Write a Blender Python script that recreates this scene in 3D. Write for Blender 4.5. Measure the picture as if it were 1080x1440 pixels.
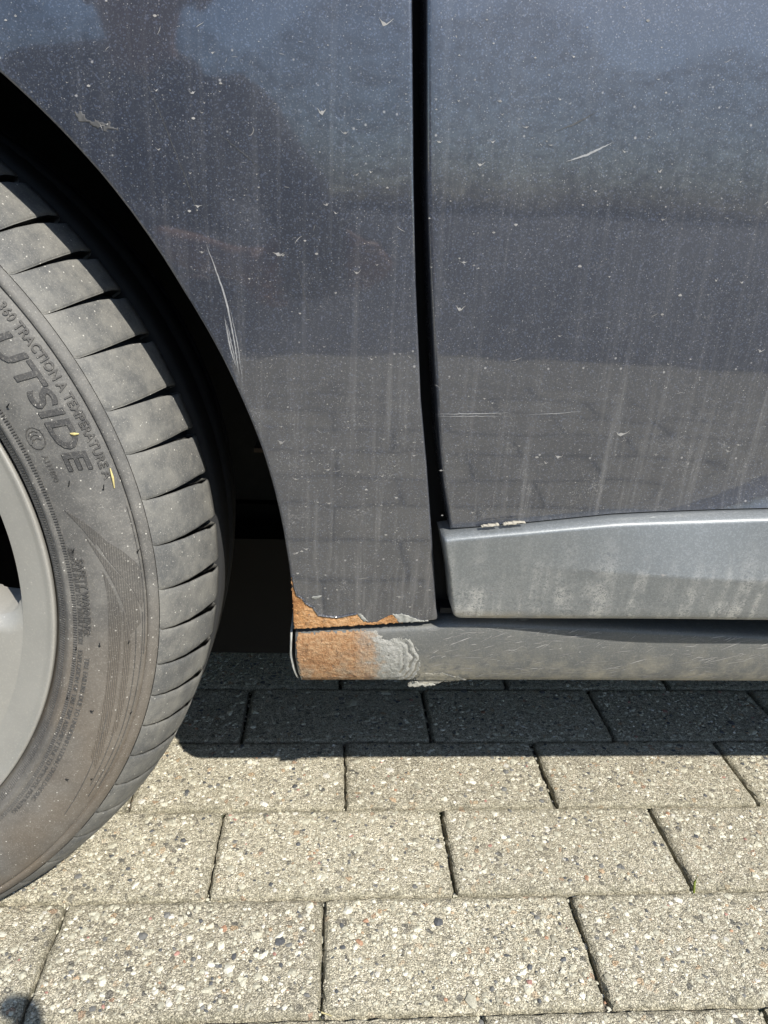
import bpy, bmesh, math, random
import numpy as np
from mathutils import Vector, Matrix, noise as mnoise
random.seed(7); RNG = np.random.default_rng(7)
S = bpy.context.scene; COL = S.collection
for o in list(bpy.data.objects): bpy.data.objects.remove(o)

# ------------------------------------------------------------------ camera, sky, sun, exposure
CAM_R = Vector((0.99722411, -0.06169087, 0.04169314)).normalized()
CAM_U = Vector((-0.01853668, 0.33662964, 0.94145466)).normalized()
CAM_F = Vector((0.0721143, 0.93961414, -0.33455164)).normalized()
CAM_P = Vector((0, 0, 0.4943))
cd = bpy.data.cameras.new('camera'); cam = bpy.data.objects.new('camera', cd); COL.objects.link(cam)
M = Matrix((CAM_R, CAM_U, -CAM_F)).transposed().to_4x4(); M.translation = CAM_P
cam.matrix_world = M
cd.sensor_fit = 'VERTICAL'; cd.sensor_height = 36.0; cd.lens = 36.0 * 1063.5 / 1440
cd.clip_start = 0.01; cd.clip_end = 500
S.camera = cam
SUN_D = Vector((-0.105, 0.181, -0.2045)).normalized()
W = bpy.data.worlds.new('World'); S.world = W; W.use_nodes = True
wn = W.node_tree.nodes; wl = W.node_tree.links
sky = wn.new('ShaderNodeTexSky'); sky.sky_type = 'NISHITA'; sky.sun_disc = False; sky.dust_density = .35; sky.ozone_density = 2.2
sky.sun_elevation = math.asin(-SUN_D.z); sky.sun_rotation = math.atan2(-SUN_D.x, -SUN_D.y)
wl.new(sky.outputs[0], wn['Background'].inputs[0]); wn['Background'].inputs[1].default_value = 0.11
sd = bpy.data.lights.new('sun', 'SUN'); sd.energy = 4.2; sd.angle = math.radians(0.55); sd.color = (1.0, 0.945, 0.86)
sun = bpy.data.objects.new('sun', sd); COL.objects.link(sun)
sun.rotation_euler = SUN_D.to_track_quat('-Z', 'Y').to_euler()
S.view_settings.view_transform = 'Standard'; S.view_settings.look = 'None'
S.view_settings.gamma = 1.0; S.view_settings.exposure = 0.68; S.view_settings.use_curve_mapping = False

# ------------------------------------------------------------------ object helpers
def tag(o, label=None, cat=None, group=None, kind=None):
    for k, v in (('label', label), ('category', cat), ('group', group), ('kind', kind)):
        if v: o[k] = v
    return o
def link(name, me, mat=None, parent=None, smooth=False):
    o = bpy.data.objects.new(name, me); COL.objects.link(o)
    if mat is not None and len(me.materials) == 0: me.materials.append(mat)
    if smooth:
        me.polygons.foreach_set('use_smooth', [True] * len(me.polygons))
    if parent is not None:
        o.parent = parent; o.matrix_parent_inverse = Matrix.Translation(-parent_loc(parent))
    return o
def parent_loc(p):
    v = Vector((0, 0, 0))
    while p is not None:
        v = v + p.location; p = p.parent if False else None
    return v
def pymesh(name, v, f):
    me = bpy.data.meshes.new(name); me.from_pydata([tuple(map(float, q)) for q in v], [], [tuple(map(int, q)) for q in f]); me.update(); return me
def empty(name, loc, label=None, cat=None, parent=None):
    o = bpy.data.objects.new(name, None); COL.objects.link(o); o.empty_display_size = 0.05
    o.location = loc; tag(o, label, cat)
    if parent is not None: o.parent = parent
    return o
def bm_mesh(name, bm):
    me = bpy.data.meshes.new(name); bm.to_mesh(me); bm.free(); return me
class G:
    """collects quads / tris"""
    def __init__(s): s.v = []; s.f = []
    def quadstrip(s, A, B, close=False):
        b = len(s.v); n = len(A); s.v += list(A) + list(B)
        for i in range(n if close else n - 1):
            j = (i + 1) % n; s.f.append((b + i, b + j, b + n + j, b + n + i))
    def box(s, x0, x1, y0, y1, z0, z1):
        b = len(s.v)
        s.v += [(x0,y0,z0),(x1,y0,z0),(x1,y1,z0),(x0,y1,z0),(x0,y0,z1),(x1,y0,z1),(x1,y1,z1),(x0,y1,z1)]
        s.f += [(b,b+3,b+2,b+1),(b+4,b+5,b+6,b+7),(b,b+1,b+5,b+4),(b+1,b+2,b+6,b+5),(b+2,b+3,b+7,b+6),(b+3,b,b+4,b+7)]
    def prism(s, poly, y0, y1):
        b = len(s.v); n = len(poly)
        s.v += [(x, y0, z) for x, z in poly] + [(x, y1, z) for x, z in poly]
        s.f.append(tuple(range(b, b + n))); s.f.append(tuple(range(b + 2*n - 1, b + n - 1, -1)))
        for i in range(n):
            j = (i + 1) % n; s.f.append((b + j, b + i, b + n + i, b + n + j))
    def tube(s, pts, rad, n=6):
        pts = [Vector(p) for p in pts]; rings = []
        rad = rad if hasattr(rad, '__len__') else [rad] * len(pts)
        for i, p in enumerate(pts):
            t = (pts[min(i+1, len(pts)-1)] - pts[max(i-1, 0)]).normalized()
            a = t.orthogonal().normalized(); c = t.cross(a)
            rings.append([tuple(p + (a*math.cos(2*math.pi*k/n) + c*math.sin(2*math.pi*k/n))*rad[i]) for k in range(n)])
        for A, B in zip(rings, rings[1:]): s.quadstrip(A, B, True)
        b = len(s.v); s.v += rings[0] + rings[-1]
        s.f.append(tuple(range(b, b+n))); s.f.append(tuple(range(b+2*n-1, b+n-1, -1)))
    def mesh(s, name): return pymesh(name, s.v, s.f)

# ------------------------------------------------------------------ node helpers
class NT:
    def __init__(s, name):
        s.m = bpy.data.materials.new(name); s.m.use_nodes = True
        s.n = s.m.node_tree.nodes; s.l = s.m.node_tree.links
        s.b = s.n['Principled BSDF']; s.pos = s.n.new('ShaderNodeNewGeometry').outputs['Position']
    def inp(s, sock, v):
        if isinstance(v, bpy.types.NodeSocket): s.l.new(v, sock)
        elif v is not None:
            if hasattr(v, '__len__') and len(v) == 3 and sock.type == 'RGBA': v = (*v, 1)
            sock.default_value = v
    def set(s, **k):
        for a, v in k.items(): s.inp(s.b.inputs[a.replace('_', ' ')], v)
    def vec(s, sx, sy, sz, rot=(0,0,0), src=None):
        q = s.n.new('ShaderNodeMapping'); q.inputs['Scale'].default_value = (sx, sy, sz); q.inputs['Rotation'].default_value = rot
        s.l.new(src or s.pos, q.inputs[0]); return q.outputs[0]
    def noise(s, scale, detail=3, rough=.55, vec=None, dist=0.0, col=False):
        q = s.n.new('ShaderNodeTexNoise'); s.l.new(vec or s.pos, q.inputs['Vector'])
        q.inputs['Scale'].default_value = scale; q.inputs['Detail'].default_value = detail
        q.inputs['Roughness'].default_value = rough; q.inputs['Distortion'].default_value = dist
        return q.outputs['Color' if col else 'Fac']
    def vor(s, scale, feature='F1', vec=None, rnd=1.0):
        q = s.n.new('ShaderNodeTexVoronoi'); q.feature = feature; s.l.new(vec or s.pos, q.inputs['Vector'])
        q.inputs['Scale'].default_value = scale; q.inputs['Randomness'].default_value = rnd; return q
    def ramp(s, fac, stops, interp='LINEAR'):
        q = s.n.new('ShaderNodeValToRGB'); q.color_ramp.interpolation = interp; s.inp(q.inputs[0], fac)
        e = q.color_ramp.elements
        while len(e) < len(stops): e.new(0.5)
        for i, (p, c) in enumerate(stops):
            e[i].position = p; e[i].color = (c, c, c, 1) if not hasattr(c, '__len__') else (*c, 1)
        return q.outputs[0]
    def step(s, v, a, b, lo=0., hi=1.):
        q = s.n.new('ShaderNodeMapRange'); q.interpolation_type = 'SMOOTHSTEP'
        s.inp(q.inputs[0], v)
        for i, k in enumerate((a, b, lo, hi)): q.inputs[i+1].default_value = k
        return q.outputs[0]
    def math(s, op, a, b=0.):
        q = s.n.new('ShaderNodeMath'); q.operation = op; s.inp(q.inputs[0], a); s.inp(q.inputs[1], b); return q.outputs[0]
    def mul(s, a, b): return s.math('MULTIPLY', a, b)
    def add(s, a, b): return s.math('ADD', a, b)
    def mx(s, a, b): return s.math('MAXIMUM', a, b)
    def mix(s, f, a, b, mode='MIX'):
        q = s.n.new('ShaderNodeMix'); q.data_type = 'RGBA'; q.blend_type = mode; q.clamp_factor = True
        s.inp(q.inputs[0], f); s.inp(q.inputs[6], a); s.inp(q.inputs[7], b); return q.outputs[2]
    def sep(s, v=None):
        q = s.n.new('ShaderNodeSeparateXYZ'); s.l.new(v or s.pos, q.inputs[0]); return q.outputs
    def attr(s, name):
        q = s.n.new('ShaderNodeAttribute'); q.attribute_name = name; return q
    def objrand(s): return s.n.new('ShaderNodeObjectInfo').outputs['Random']
    def bump(s, h, strength=.5, dist=.001, prev=None):
        q = s.n.new('ShaderNodeBump'); q.inputs['Strength'].default_value = strength; q.inputs['Distance'].default_value = dist
        s.l.new(h, q.inputs['Height'])
        if prev is not None: s.l.new(prev, q.inputs['Normal'])
        return q.outputs[0]
def flat(name, c, rough=.6, metal=0., var=.25, scale=60., bump=0.):
    t = NT(name); n = t.noise(scale, 4)
    t.set(Base_Color=t.mix(n, tuple(x*(1-var) for x in c), tuple(min(1, x*(1+var)) for x in c)), Roughness=rough, Metallic=metal)
    if bump: t.set(Normal=t.bump(n, .5, bump))
    return t.m

# ---- concrete paver
t = NT('exposed_aggregate_concrete')
wv = t.noise(90, 2, col=True)
warp = t.n.new('ShaderNodeVectorMath'); warp.operation = 'MULTIPLY_ADD'
t.l.new(wv, warp.inputs[0]); warp.inputs[1].default_value = (.0025,)*3; t.l.new(t.pos, warp.inputs[2])
wp = warp.outputs[0]
va = t.vor(215, vec=wp); vb = t.vor(560, vec=wp); ea = t.vor(215, 'DISTANCE_TO_EDGE', vec=wp); eb = t.vor(560, 'DISTANCE_TO_EDGE', vec=wp)
ca = t.sep(va.outputs['Color']); cb = t.sep(vb.outputs['Color'])
big = t.ramp(ca[0], [(0,(.12,.125,.12)),(.08,(.22,.215,.19)),(.18,(.38,.365,.29)),(.45,(.52,.50,.40)),(.7,(.60,.575,.46)),(.88,(.70,.67,.55)),(.96,(.52,.40,.26)),(1,(.42,.29,.21))])
sm = t.ramp(cb[0], [(0,(.20,.195,.165)),(.18,(.38,.36,.28)),(.6,(.55,.53,.42)),(.85,(.66,.64,.52)),(1,(.76,.74,.64))])
isbig = t.math('GREATER_THAN', ca[1], .66)
inbig = t.mul(isbig, t.step(ea.outputs['Distance'], .03, .09))
col = t.mix(inbig, sm, big)
col = t.mix(t.mul(t.step(eb.outputs['Distance'], .0, .12, 1, 0), .55), col, (.30,.28,.215))
stn = t.step(t.noise(5, 5, .65), .60, .70); col = t.mix(t.mul(stn,.35), col, (.20,.185,.15))
pat = t.noise(14, 5, .6)
col = t.mix(t.step(pat, .40, .72, 0, .3), col, (.38,.36,.27))
col = t.mix(1.0, col, t.ramp(t.objrand(), [(0,(.86,.825,.795)),(.5,(.98,.945,.912)),(1,(1.07,1.03,.985))]), 'MULTIPLY')
edge = t.attr('edge').outputs['Fac']
edn = t.mul(edge, t.step(t.noise(120, 4), .3, .65, .25, .95))
col = t.mix(t.mul(edn,.8), col, (.24,.225,.16))
gr = t.noise(700, 4, .7); grc = t.step(t.noise(850, 3, .7), .34, .66, .50, 1.68)
col = t.mix(1., col, grc, 'MULTIPLY')
h = t.add(t.add(t.mul(inbig, .35), t.mul(t.step(eb.outputs['Distance'],0,.2), .3)), t.mul(gr, 1.1))
t.set(Base_Color=col, Roughness=.9, Normal=t.bump(h, 1., .0013)); t.b.inputs['Specular IOR Level'].default_value = .3
M_PAVER = t.m
t = NT('joint_sand')
s1 = t.noise(500, 4); s2 = t.noise(18, 4)
t.set(Base_Color=t.mix(t.step(s2,.45,.6), t.mix(s1,(.07,.065,.05),(.22,.2,.16)), t.mix(s1,(.04,.05,.025),(.10,.11,.06))), Roughness=1., Normal=t.bump(s1,.8,.002))
M_SAND = t.m
t = NT('pebble_stone')
pc = t.attr('col').outputs['Color']; n1 = t.noise(700, 3)
t.set(Base_Color=t.mix(1., pc, t.ramp(n1,[(.2,.55),(.8,1.3)]), 'MULTIPLY'), Roughness=.75, Normal=t.bump(n1,.35,.0005))
M_PEB = t.m

# ---- car paint
def paint(name, base, dustc, dustk=1.0):
    t = NT(name); z = t.sep()[2]
    low = t.step(z, .26, .62, 1., 0.)
    fine = t.step(t.noise(1300, 2, .6), .52, .80)
    fine2 = t.step(t.noise(420, 3, .7), .56, .86)
    cloud = t.step(t.noise(11, 5, .6, dist=.6), .36, .72)
    streak = t.step(t.noise(1, 4, .65, vec=t.vec(210, 60, 4)), .48, .80)
    patch = t.step(t.noise(30, 4, .65), .45, .7)
    v = t.vor(800); vc = t.sep(v.outputs['Color'])
    spk = t.mul(t.step(vc[0], .72, .97), t.step(v.outputs['Distance'], .12, .26, 1, 0))
    v3 = t.vor(430); vc3 = t.sep(v3.outputs['Color']); spk = t.mx(spk, t.mul(t.step(vc3[2], .80, .97), t.step(v3.outputs['Distance'], .06, .15, 1, 0)))
    v2 = t.vor(170); vc2 = t.sep(v2.outputs['Color'])
    spk2 = t.mul(t.math('GREATER_THAN', vc2[1], .90), t.step(v2.outputs['Distance'], .06, .16, 1, 0))
    d = t.add(t.mul(fine, .21), t.mul(t.mul(fine2, patch), t.add(t.mul(low,.22),.22)))
    d = t.add(d, t.mul(cloud, .035))
    d = t.add(d, t.mul(t.mul(streak, t.add(low, .25)), .19))
    sq = t.math('ABSOLUTE', t.math('SUBTRACT', t.noise(210, 3, .65, dist=1.3), .5)); sq = t.mul(t.step(sq, 0., .022, 1., 0.), t.step(t.noise(55, 4, .7), .52, .68))
    d = t.add(d, t.mul(sq, t.add(t.mul(low, .42), .06)))
    d = t.add(d, t.mul(t.mul(low, t.step(t.noise(16,5,.65),.3,.7,.5,1.)), .085))
    d = t.mul(d, dustk)
    d = t.add(d, t.add(t.mul(spk, .55), t.mul(spk2, .6)))
    flake = t.sep(t.vor(1500).outputs['Color'])[0]
    b = t.mix(t.step(flake,.8,1.), base, tuple(min(1, q*2.6) for q in base))
    t.set(Base_Color=t.mix(d, b, dustc), Metallic=t.mul(t.math('SUBTRACT', 1., d), .22), Roughness=.42,
          Coat_Weight=t.step(d, .12, .7, 1., .1), Coat_Roughness=t.step(d, .05, .5, .045, .3), Coat_IOR=1.85)
    t.set(Normal=t.bump(t.noise(420, 3), .05, .0003)); t.set(Coat_Normal=t.bump(t.noise(9, 2, .5), 1., .0009))
    return t
M_PAINT = paint('dusty_dark_grey_paint', (.023,.028,.041), (.37,.365,.36)).m
# lower sill: same grey, scuffed and muddy
t = NT('scuffed_sill_paint'); z = t.sep()[2]
scr = t.step(t.noise(1, 3, .6, vec=t.vec(45, 60, 900, rot=(0, .30, 0))), .60, .82)
scr2 = t.step(t.noise(1, 3, .6, vec=t.vec(30, 60, 1500, rot=(0, .18, 0))), .62, .85)
mud = t.mul(t.step(t.noise(60, 6, .7), .38, .68), t.step(z, .204, .246, 1., .12))
fine = t.step(t.noise(900, 3, .7), .48, .75)
d = t.add(t.add(t.mul(scr,.5), t.mul(scr2,.35)), t.mul(fine,.22))
b = t.mix(d, (.105,.110,.108), (.37,.365,.34))
mud = t.mx(mud, t.mul(t.step(t.add(t.sep()[0], t.mul(t.noise(70,4,.7),.05)), .118, .148, 1, 0), t.mul(t.step(z, .208, .238, 1, 0), t.step(t.noise(120,5,.7), .34, .55))))
b = t.mix(t.mul(mud, .85), b, t.mix(t.noise(400,4), (.20,.185,.14), (.36,.34,.28)))
b = t.mix(t.step(t.noise(42,5,.7), .66, .74), b, (.08,.075,.06))
t.set(Base_Color=b, Roughness=.62, Metallic=.1, Coat_Weight=t.step(d,0,.4,.3,0.), Coat_Roughness=.25, Normal=t.bump(t.add(t.noise(600,4), t.mul(scr,-.6)), .45, .0006))
M_SILL = t.m
# door moulding: lighter silver grey, lower half crusted with splashed dirt
t = NT('silver_grey_moulding_paint'); z = t.sep()[2]
lowm = t.step(z, .272, .348, 1., .0)
ln = t.math('ABSOLUTE', t.math('SUBTRACT', t.noise(170, 3, .6, dist=1.5), .5)); ln = t.step(ln, .0, .085, 1., 0.)
ln2 = t.math('ABSOLUTE', t.math('SUBTRACT', t.noise(330, 3, .6, dist=1.2), .5)); ln2 = t.step(ln2, .0, .10, 1., 0.)
v = t.noise(150, 5, .75, dist=1.2); sp = t.step(v, .53, .66)
v2 = t.step(t.noise(700, 3, .7), .52, .74)
colz = t.step(t.noise(1, 3, .6, vec=t.vec(95, 20, 7)), .40, .60)
pz = t.add(t.mul(colz, .75), .25)
d = t.add(t.mul(t.mul(t.mx(ln, t.mul(ln2,.9)), pz), t.mul(t.mul(lowm, t.step(t.noise(60,4,.7),.34,.58,.2,1.)), 1.0)), t.mul(v2, .09))
d = t.add(d, t.mul(t.mul(t.mul(sp, v2), pz), t.mul(lowm, .6)))
fl = t.sep(t.vor(1400).outputs['Color'])[0]
b = t.mix(t.step(fl,.5,1.), (.165,.180,.186), (.215,.232,.24))
b = t.mix(t.mul(t.step(z,.266,.277,1,0), t.step(t.noise(80,4),.3,.6)), b, (.30,.265,.20))
t.set(Base_Color=t.mix(t.mul(d,.8), b, (.56,.555,.53)), Metallic=.35, Roughness=.46, Coat_Weight=t.step(d,0,.3,.45,0.), Coat_Roughness=.28, Normal=t.bump(t.noise(900,2),.06,.0003))
M_MOULD = t.m
def rusty(name, hi, mid, lo):
    t = NT(name); a = t.noise(55, 6, .7); b = t.noise(420, 5, .75); c = t.step(t.noise(200, 4), .56, .68)
    base = t.ramp(t.add(t.mul(a,.45), t.mul(b,.57)), [(.36, lo), (.5, mid), (.63, hi)])
    t.set(Base_Color=t.mix(t.mul(c,.45), base, tuple(x*.45 for x in lo)), Roughness=.95, Normal=t.bump(t.add(t.mul(b,1.4), t.mul(t.noise(900,3,.7),.8)), 1., .0014))
    return t.m
M_RUST = rusty('orange_rust', (.70,.43,.22), (.50,.25,.095), (.24,.095,.03))
M_RUST2 = rusty('brown_sill_rust', (.52,.34,.19), (.38,.205,.095), (.20,.095,.04))
_n = M_RUST2.node_tree; t = NT.__new__(NT); t.m = M_RUST2; t.n = _n.nodes; t.l = _n.links; t.b = t.n['Principled BSDF']; t.pos = t.n.new('ShaderNodeNewGeometry').outputs['Position']
src = t.b.inputs['Base Color'].links[0].from_socket; xx = t.add(t.sep()[0], t.mul(t.math('SUBTRACT', t.noise(150, 5, .7), .5), .040)); xx = t.add(xx, t.mul(t.math('SUBTRACT', .228, t.sep()[2]), -.20))
tan = t.mix(t.noise(500,4,.7), (.25,.235,.20), (.42,.395,.34))
c_ = t.mix(t.step(xx, .014, .046, 0, 1), src, tan); zz_ = t.sep()[2]
c_ = t.mix(t.mul(t.step(t.noise(70,5,.7), .45, .68), t.step(zz_, .206, .244, .85, .25)), c_, (.40,.32,.225))
c_ = t.mix(t.mul(t.step(t.noise(190,4,.75), .56, .70), .75), c_, (.085,.045,.025))
c_ = t.mix(t.step(xx, .030, .040, 0, 1), c_, t.ramp(t.add(t.mul(t.noise(40,6,.7),.6), t.mul(t.noise(420,4,.7),.4)), [(.32,(.24,.245,.225)),(.5,(.36,.36,.33)),(.68,(.50,.49,.455))]))
t.set(Base_Color=c_)
t = NT('grey_filler'); a = t.noise(35, 6, .7); w = t.n.new('ShaderNodeTexWave'); w.inputs['Scale'].default_value = 45; w.inputs['Distortion'].default_value = 14; w.inputs['Detail'].default_value = 3; w.inputs['Detail Scale'].default_value=1.2; t.l.new(t.pos, w.inputs[0])
t.set(Base_Color=t.ramp(t.add(t.mul(a,.75),t.mul(w.outputs[1],.25)), [(.3,(.19,.195,.18)),(.5,(.27,.275,.255)),(.7,(.38,.38,.35))]), Roughness=.85, Normal=t.bump(t.add(t.mul(w.outputs[1],.5), t.mul(t.noise(300,5,.7),.8)), .5, .0007))
M_FILL = t.m
M_FLAKE = flat('pale_paint_flake', (.29,.285,.25), .8, var=.3, scale=250, bump=.0008)
M_GLUE = flat('cream_sealant_remnant', (.36,.335,.275), .8, var=.35, scale=300, bump=.0008)
M_MARK = flat('dried_dirt_mark', (.27,.265,.255), .9, var=.85, scale=130)
M_FAINT = flat('faint_scratch', (.062,.063,.064), .8, var=.8, scale=300)
M_SCRATCH = flat('bare_scratch', (.27,.275,.28), .6, var=.8, scale=420)
M_BLACK = flat('black_plastic', (.012,.013,.014), .8, var=.4, scale=90)
M_UNDER = flat('underseal', (.0022,.0022,.0024), .95, var=.4, scale=40)
M_LINER = flat('arch_liner_felt', (.013,.015,.016), .9, var=.5, scale=120, bump=.001)
M_SEAL = flat('black_rubber_seal', (.010,.011,.012), .7, var=.3)
M_GLASS = flat('dark_window_glass', (.01,.012,.013), .05, var=.1)
M_BRACK = flat('dirty_bracket', (.10,.075,.05), .9, var=.4)

# ---- rubber
def rubber(name, dk, lt, brown=True, hatch=0):
    t = NT(name); z = t.sep()[2]
    a = t.noise(26, 6, .65); b = t.noise(700, 3, .7); c = t.noise(9, 3)
    base = t.mix(t.step(t.add(t.mul(a,.6), t.mul(t.noise(95,5,.7),.4)),.38,.62), dk, lt)
    if brown: base = t.mix(t.mul(t.step(z,.08,.42,1,.08), t.step(c,.38,.60,.2,.72)), base, (.140,.108,.074))
    v = t.vor(420); vc = t.sep(v.outputs['Color'])
    spk = t.mul(t.math('GREATER_THAN', vc[0], .90), t.step(v.outputs['Distance'], .08, .26, 1, 0))
    base = t.mix(t.mul(t.step(b,.54,.75), t.step(t.noise(30,4),.4,.65,.1,.4)), base, (.34,.32,.28))
    gn = t.step(t.noise(1100,2,.7),.5,.8); base = t.mix(t.mul(gn,.28), base, (.42,.40,.35)); v2 = t.vor(900); base = t.mix(t.mul(t.math('GREATER_THAN', t.sep(v2.outputs['Color'])[1], .9), t.step(v2.outputs['Distance'],.1,.3,.6,0)), base, (.5,.48,.43))
    base = t.mix(t.mul(spk, .8), base, (.6,.58,.52))
    hgt = b
    if hatch:
        w = t.n.new('ShaderNodeTexWave'); w.inputs['Scale'].default_value = hatch; w.wave_profile = 'SIN'
        t.l.new(t.vec(1,.0,-1), w.inputs[0]); base = t.mix(t.step(w.outputs[1],.4,.8,0,.42), base, (.03,.03,.03))
    t.set(Base_Color=base, Roughness=.78, Normal=t.bump(hgt, .35, .0005)); return t.m
M_TYRE = rubber('dusty_sidewall_rubber', (.088,.088,.085), (.152,.149,.138))
M_BLOCK = rubber('dusty_tread_rubber', (.092,.094,.092), (.185,.181,.163), False)
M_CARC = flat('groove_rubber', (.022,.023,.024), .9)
M_LETTER = rubber('letter_rubber', (.042,.042,.042), (.064,.063,.061), False)
M_HATCH = rubber('hatched_rubber', (.075,.073,.068), (.11,.105,.095), True, 260)
M_SMALL = rubber('small_letter_rubber', (.052,.051,.049), (.088,.085,.079), False)
t = NT('dusty_silver_alloy'); a = t.noise(24,5,.65); b = t.noise(800,3,.7)
base = t.mix(t.step(b,.5,.75,0,.35), t.mix(a,(.31,.305,.28),(.44,.43,.39)), (.56,.54,.47))
base = t.mix(t.step(t.noise(7,3),.5,.66,0,.25), base, (.26,.215,.165))
v = t.vor(330); spk = t.mul(t.math('GREATER_THAN', t.sep(v.outputs['Color'])[0], .93), t.step(v.outputs['Distance'], .08, .22, 1, 0))
t.set(Base_Color=t.mix(t.mul(spk,.6), base, (.6,.58,.52)), Metallic=.35, Roughness=.46, Normal=t.bump(b,.12,.0005))
M_RIM = t.m
M_DISC = flat('brake_steel', (.05,.05,.05), .5, .6)
M_BARREL = flat('wheel_barrel', (.02,.022,.025), .6, .3)

# ------------------------------------------------------------------ pavement
ground = pymesh('ground', [(-60,-60,-.0075),(60,-60,-.0075),(60,60,-.0075),(-60,60,-.0075)], [(0,1,2,3)])
ground = link('pavement', ground, M_SAND); tag(ground, kind='structure')
def paver_mesh(k, w=.1975, d=.0975, hi=True):
    rg = np.random.default_rng(100 + k)
    pts = []; R = .004
    def side(a, b, n):
        for i in range(n):
            q = i / n; pts.append((a[0]+(b[0]-a[0])*q, a[1]+(b[1]-a[1])*q))
    hw, hd = w/2, d/2
    nx, ny = (26, 13) if hi else (1, 1)
    c = [(-hw,-hd),(hw,-hd),(hw,hd),(-hw,hd)]
    for i in range(4): side(c[i], c[(i+1)%4], nx if i % 2 == 0 else ny)
    n = len(pts); P = np.array(pts)
    # round corners
    def ring(inset, z, jit, jz):
        Q = P.copy(); Q[:,0] = np.clip(Q[:,0], -hw+inset, hw-inset); Q[:,1] = np.clip(Q[:,1], -hd+inset, hd-inset)
        cr = .004
        for s0 in (-1,1):
            for s1 in (-1,1):
                cx, cy = s0*(hw-inset-cr), s1*(hd-inset-cr)
                m = (s0*Q[:,0] > s0*cx) & (s1*Q[:,1] > s1*cy)
                dv = Q[m]-[cx,cy]; L = np.linalg.norm(dv,axis=1,keepdims=True)
                Q[m] = [cx,cy] + dv/np.maximum(L,1e-9)*np.minimum(L,cr)
        if hi:
            Q += rg.normal(0, jit, Q.shape)
        zz = z + (rg.normal(0, jz, n) if hi else 0)
        return np.c_[Q, np.full(n, 1.)*zz]
    R3 = [ring(0,-.05,0,0), ring(0,-.005,.0004,.0003), ring(.0007,-.0022,.0005,.0003), ring(.002,-.0007,.0005,.0002), ring(.0045,0,.0005,.0001), ring(.012,0,.0003,.0001)]
    V = np.vstack(R3); F = []
    for r in range(len(R3)-1):
        for i in range(n):
            j=(i+1)%n; F.append((r*n+i, r*n+j, (r+1)*n+j, (r+1)*n+i))
    F.append(tuple(range((len(R3)-1)*n, len(R3)*n)))
    me = pymesh('paver', V, F); a = me.attributes.new('edge', 'FLOAT', 'POINT')
    a.data.foreach_set('value', np.repeat([1,1,.95,.7,.38,0.], n)); me.materials.append(M_PAVER); return me
PV = [paver_mesh(k) for k in range(7)]; PVL = paver_mesh(50, hi=False)
rowoff = {0: .0008, 1: -.0915, 2: .0205, 3: -.0875, 4: .016}
pl = []
for r in range(-45, 40):
    y = .3685 + .1*r + .05
    off = rowoff.get(r, (0 if r % 2 == 0 else -.1) + RNG.normal(0, .006))
    for k in range(-26, 36):
        x = off + .1 + .2*k + (RNG.normal(0, .0012) if abs(k) > 3 else RNG.normal(0,.0006))
        pl.append((math.hypot(x-.05, (y-.55)*1.3), x, y, r))
pl.sort(); big = G()
EA = []
for i, (dd, x, y, r) in enumerate(pl):
    rz = RNG.normal(0, .0025); zz = RNG.normal(0, .00015); tx, ty = RNG.normal(0, .0008, 2)
    if y < -1.1: continue
    if i < 290:
        o = bpy.data.objects.new('paver', PV[int(RNG.integers(7))]); COL.objects.link(o); o.parent = ground
        o.location = (x, y, zz); o.rotation_euler = (tx, ty, rz + (math.pi if RNG.random() < .5 else 0))
    else:
        big.box(x-.0985, x+.0985, y-.0487, y+.0487, -.05, zz-.0003)
o = link('paver_field', big.mesh('paver_field'), M_PAVER, ground); tag(o, kind='stuff')
xe = np.concatenate([[-60], np.linspace(-4, 4, 61), [60]]); ye = -.86 - .085*np.cos(np.clip((xe-.30)/.42, -3.1, 3.1)) + .006*np.sin(xe*23) + .004*np.sin(xe*57)
g = G(); g.quadstrip([(x, -60, .004) for x in xe], [(x, y, .004) for x, y in zip(xe, ye)]); g.quadstrip([(x, y, .004) for x, y in zip(xe, ye)], [(x, y+.004, -.003) for x, y in zip(xe, ye)])
added_dark_ground = link('added_dark_ground', g.mesh('added_dark_ground'), flat('dark_ground_tone', (.042,.046,.054), .9, var=.35, scale=250, bump=.002)); tag(added_dark_ground, kind='structure')  # added dark sheet; its curved edge shapes the dark band mirrored in the door
# coarse aggregate standing proud of the paver faces
nP = 26000
px = RNG.uniform(-.50, .62, nP); py = RNG.uniform(.33, .90, nP)
ico = bmesh.new(); bmesh.ops.create_icosphere(ico, subdivisions=1, radius=1)
IV = np.array([v.co[:] for v in ico.verts]); IF = np.array([[v.index for v in f.verts] for f in ico.faces]); ico.free()
def joint_ok(x, y):
    r = np.floor((y-.3685)/.1); fy = (y-.3685) - r*.1
    off = np.array([rowoff.get(int(q), 0 if int(q)%2==0 else -.1) for q in r]); fx = np.mod(x-off, .2)
    return (fy>.006)&(fy<.094)&(fx>.006)&(fx<.194)
jk = joint_ok(px, py)
sz = np.clip(RNG.lognormal(math.log(.00125), .42, nP), .0007, .0055)
V = IV[None] * (1 + RNG.uniform(-.28,.28,(nP,len(IV),1))) * np.stack([sz*RNG.uniform(.75,1.35,nP), sz*RNG.uniform(.75,1.2,nP), sz*RNG.uniform(.30,.45,nP)],1)[:,None]
an = RNG.uniform(0, 6.28, nP); c, s_ = np.cos(an)[:,None], np.sin(an)[:,None]
V = np.stack([V[...,0]*c - V[...,1]*s_, V[...,0]*s_ + V[...,1]*c, V[...,2]], -1)
V += np.stack([px, py, np.where(jk, -sz*.10 + .0002, -.0062)], 1)[:,None]
F = (IF[None] + (np.arange(nP)*len(IV))[:,None,None]).reshape(-1,3)
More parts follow.
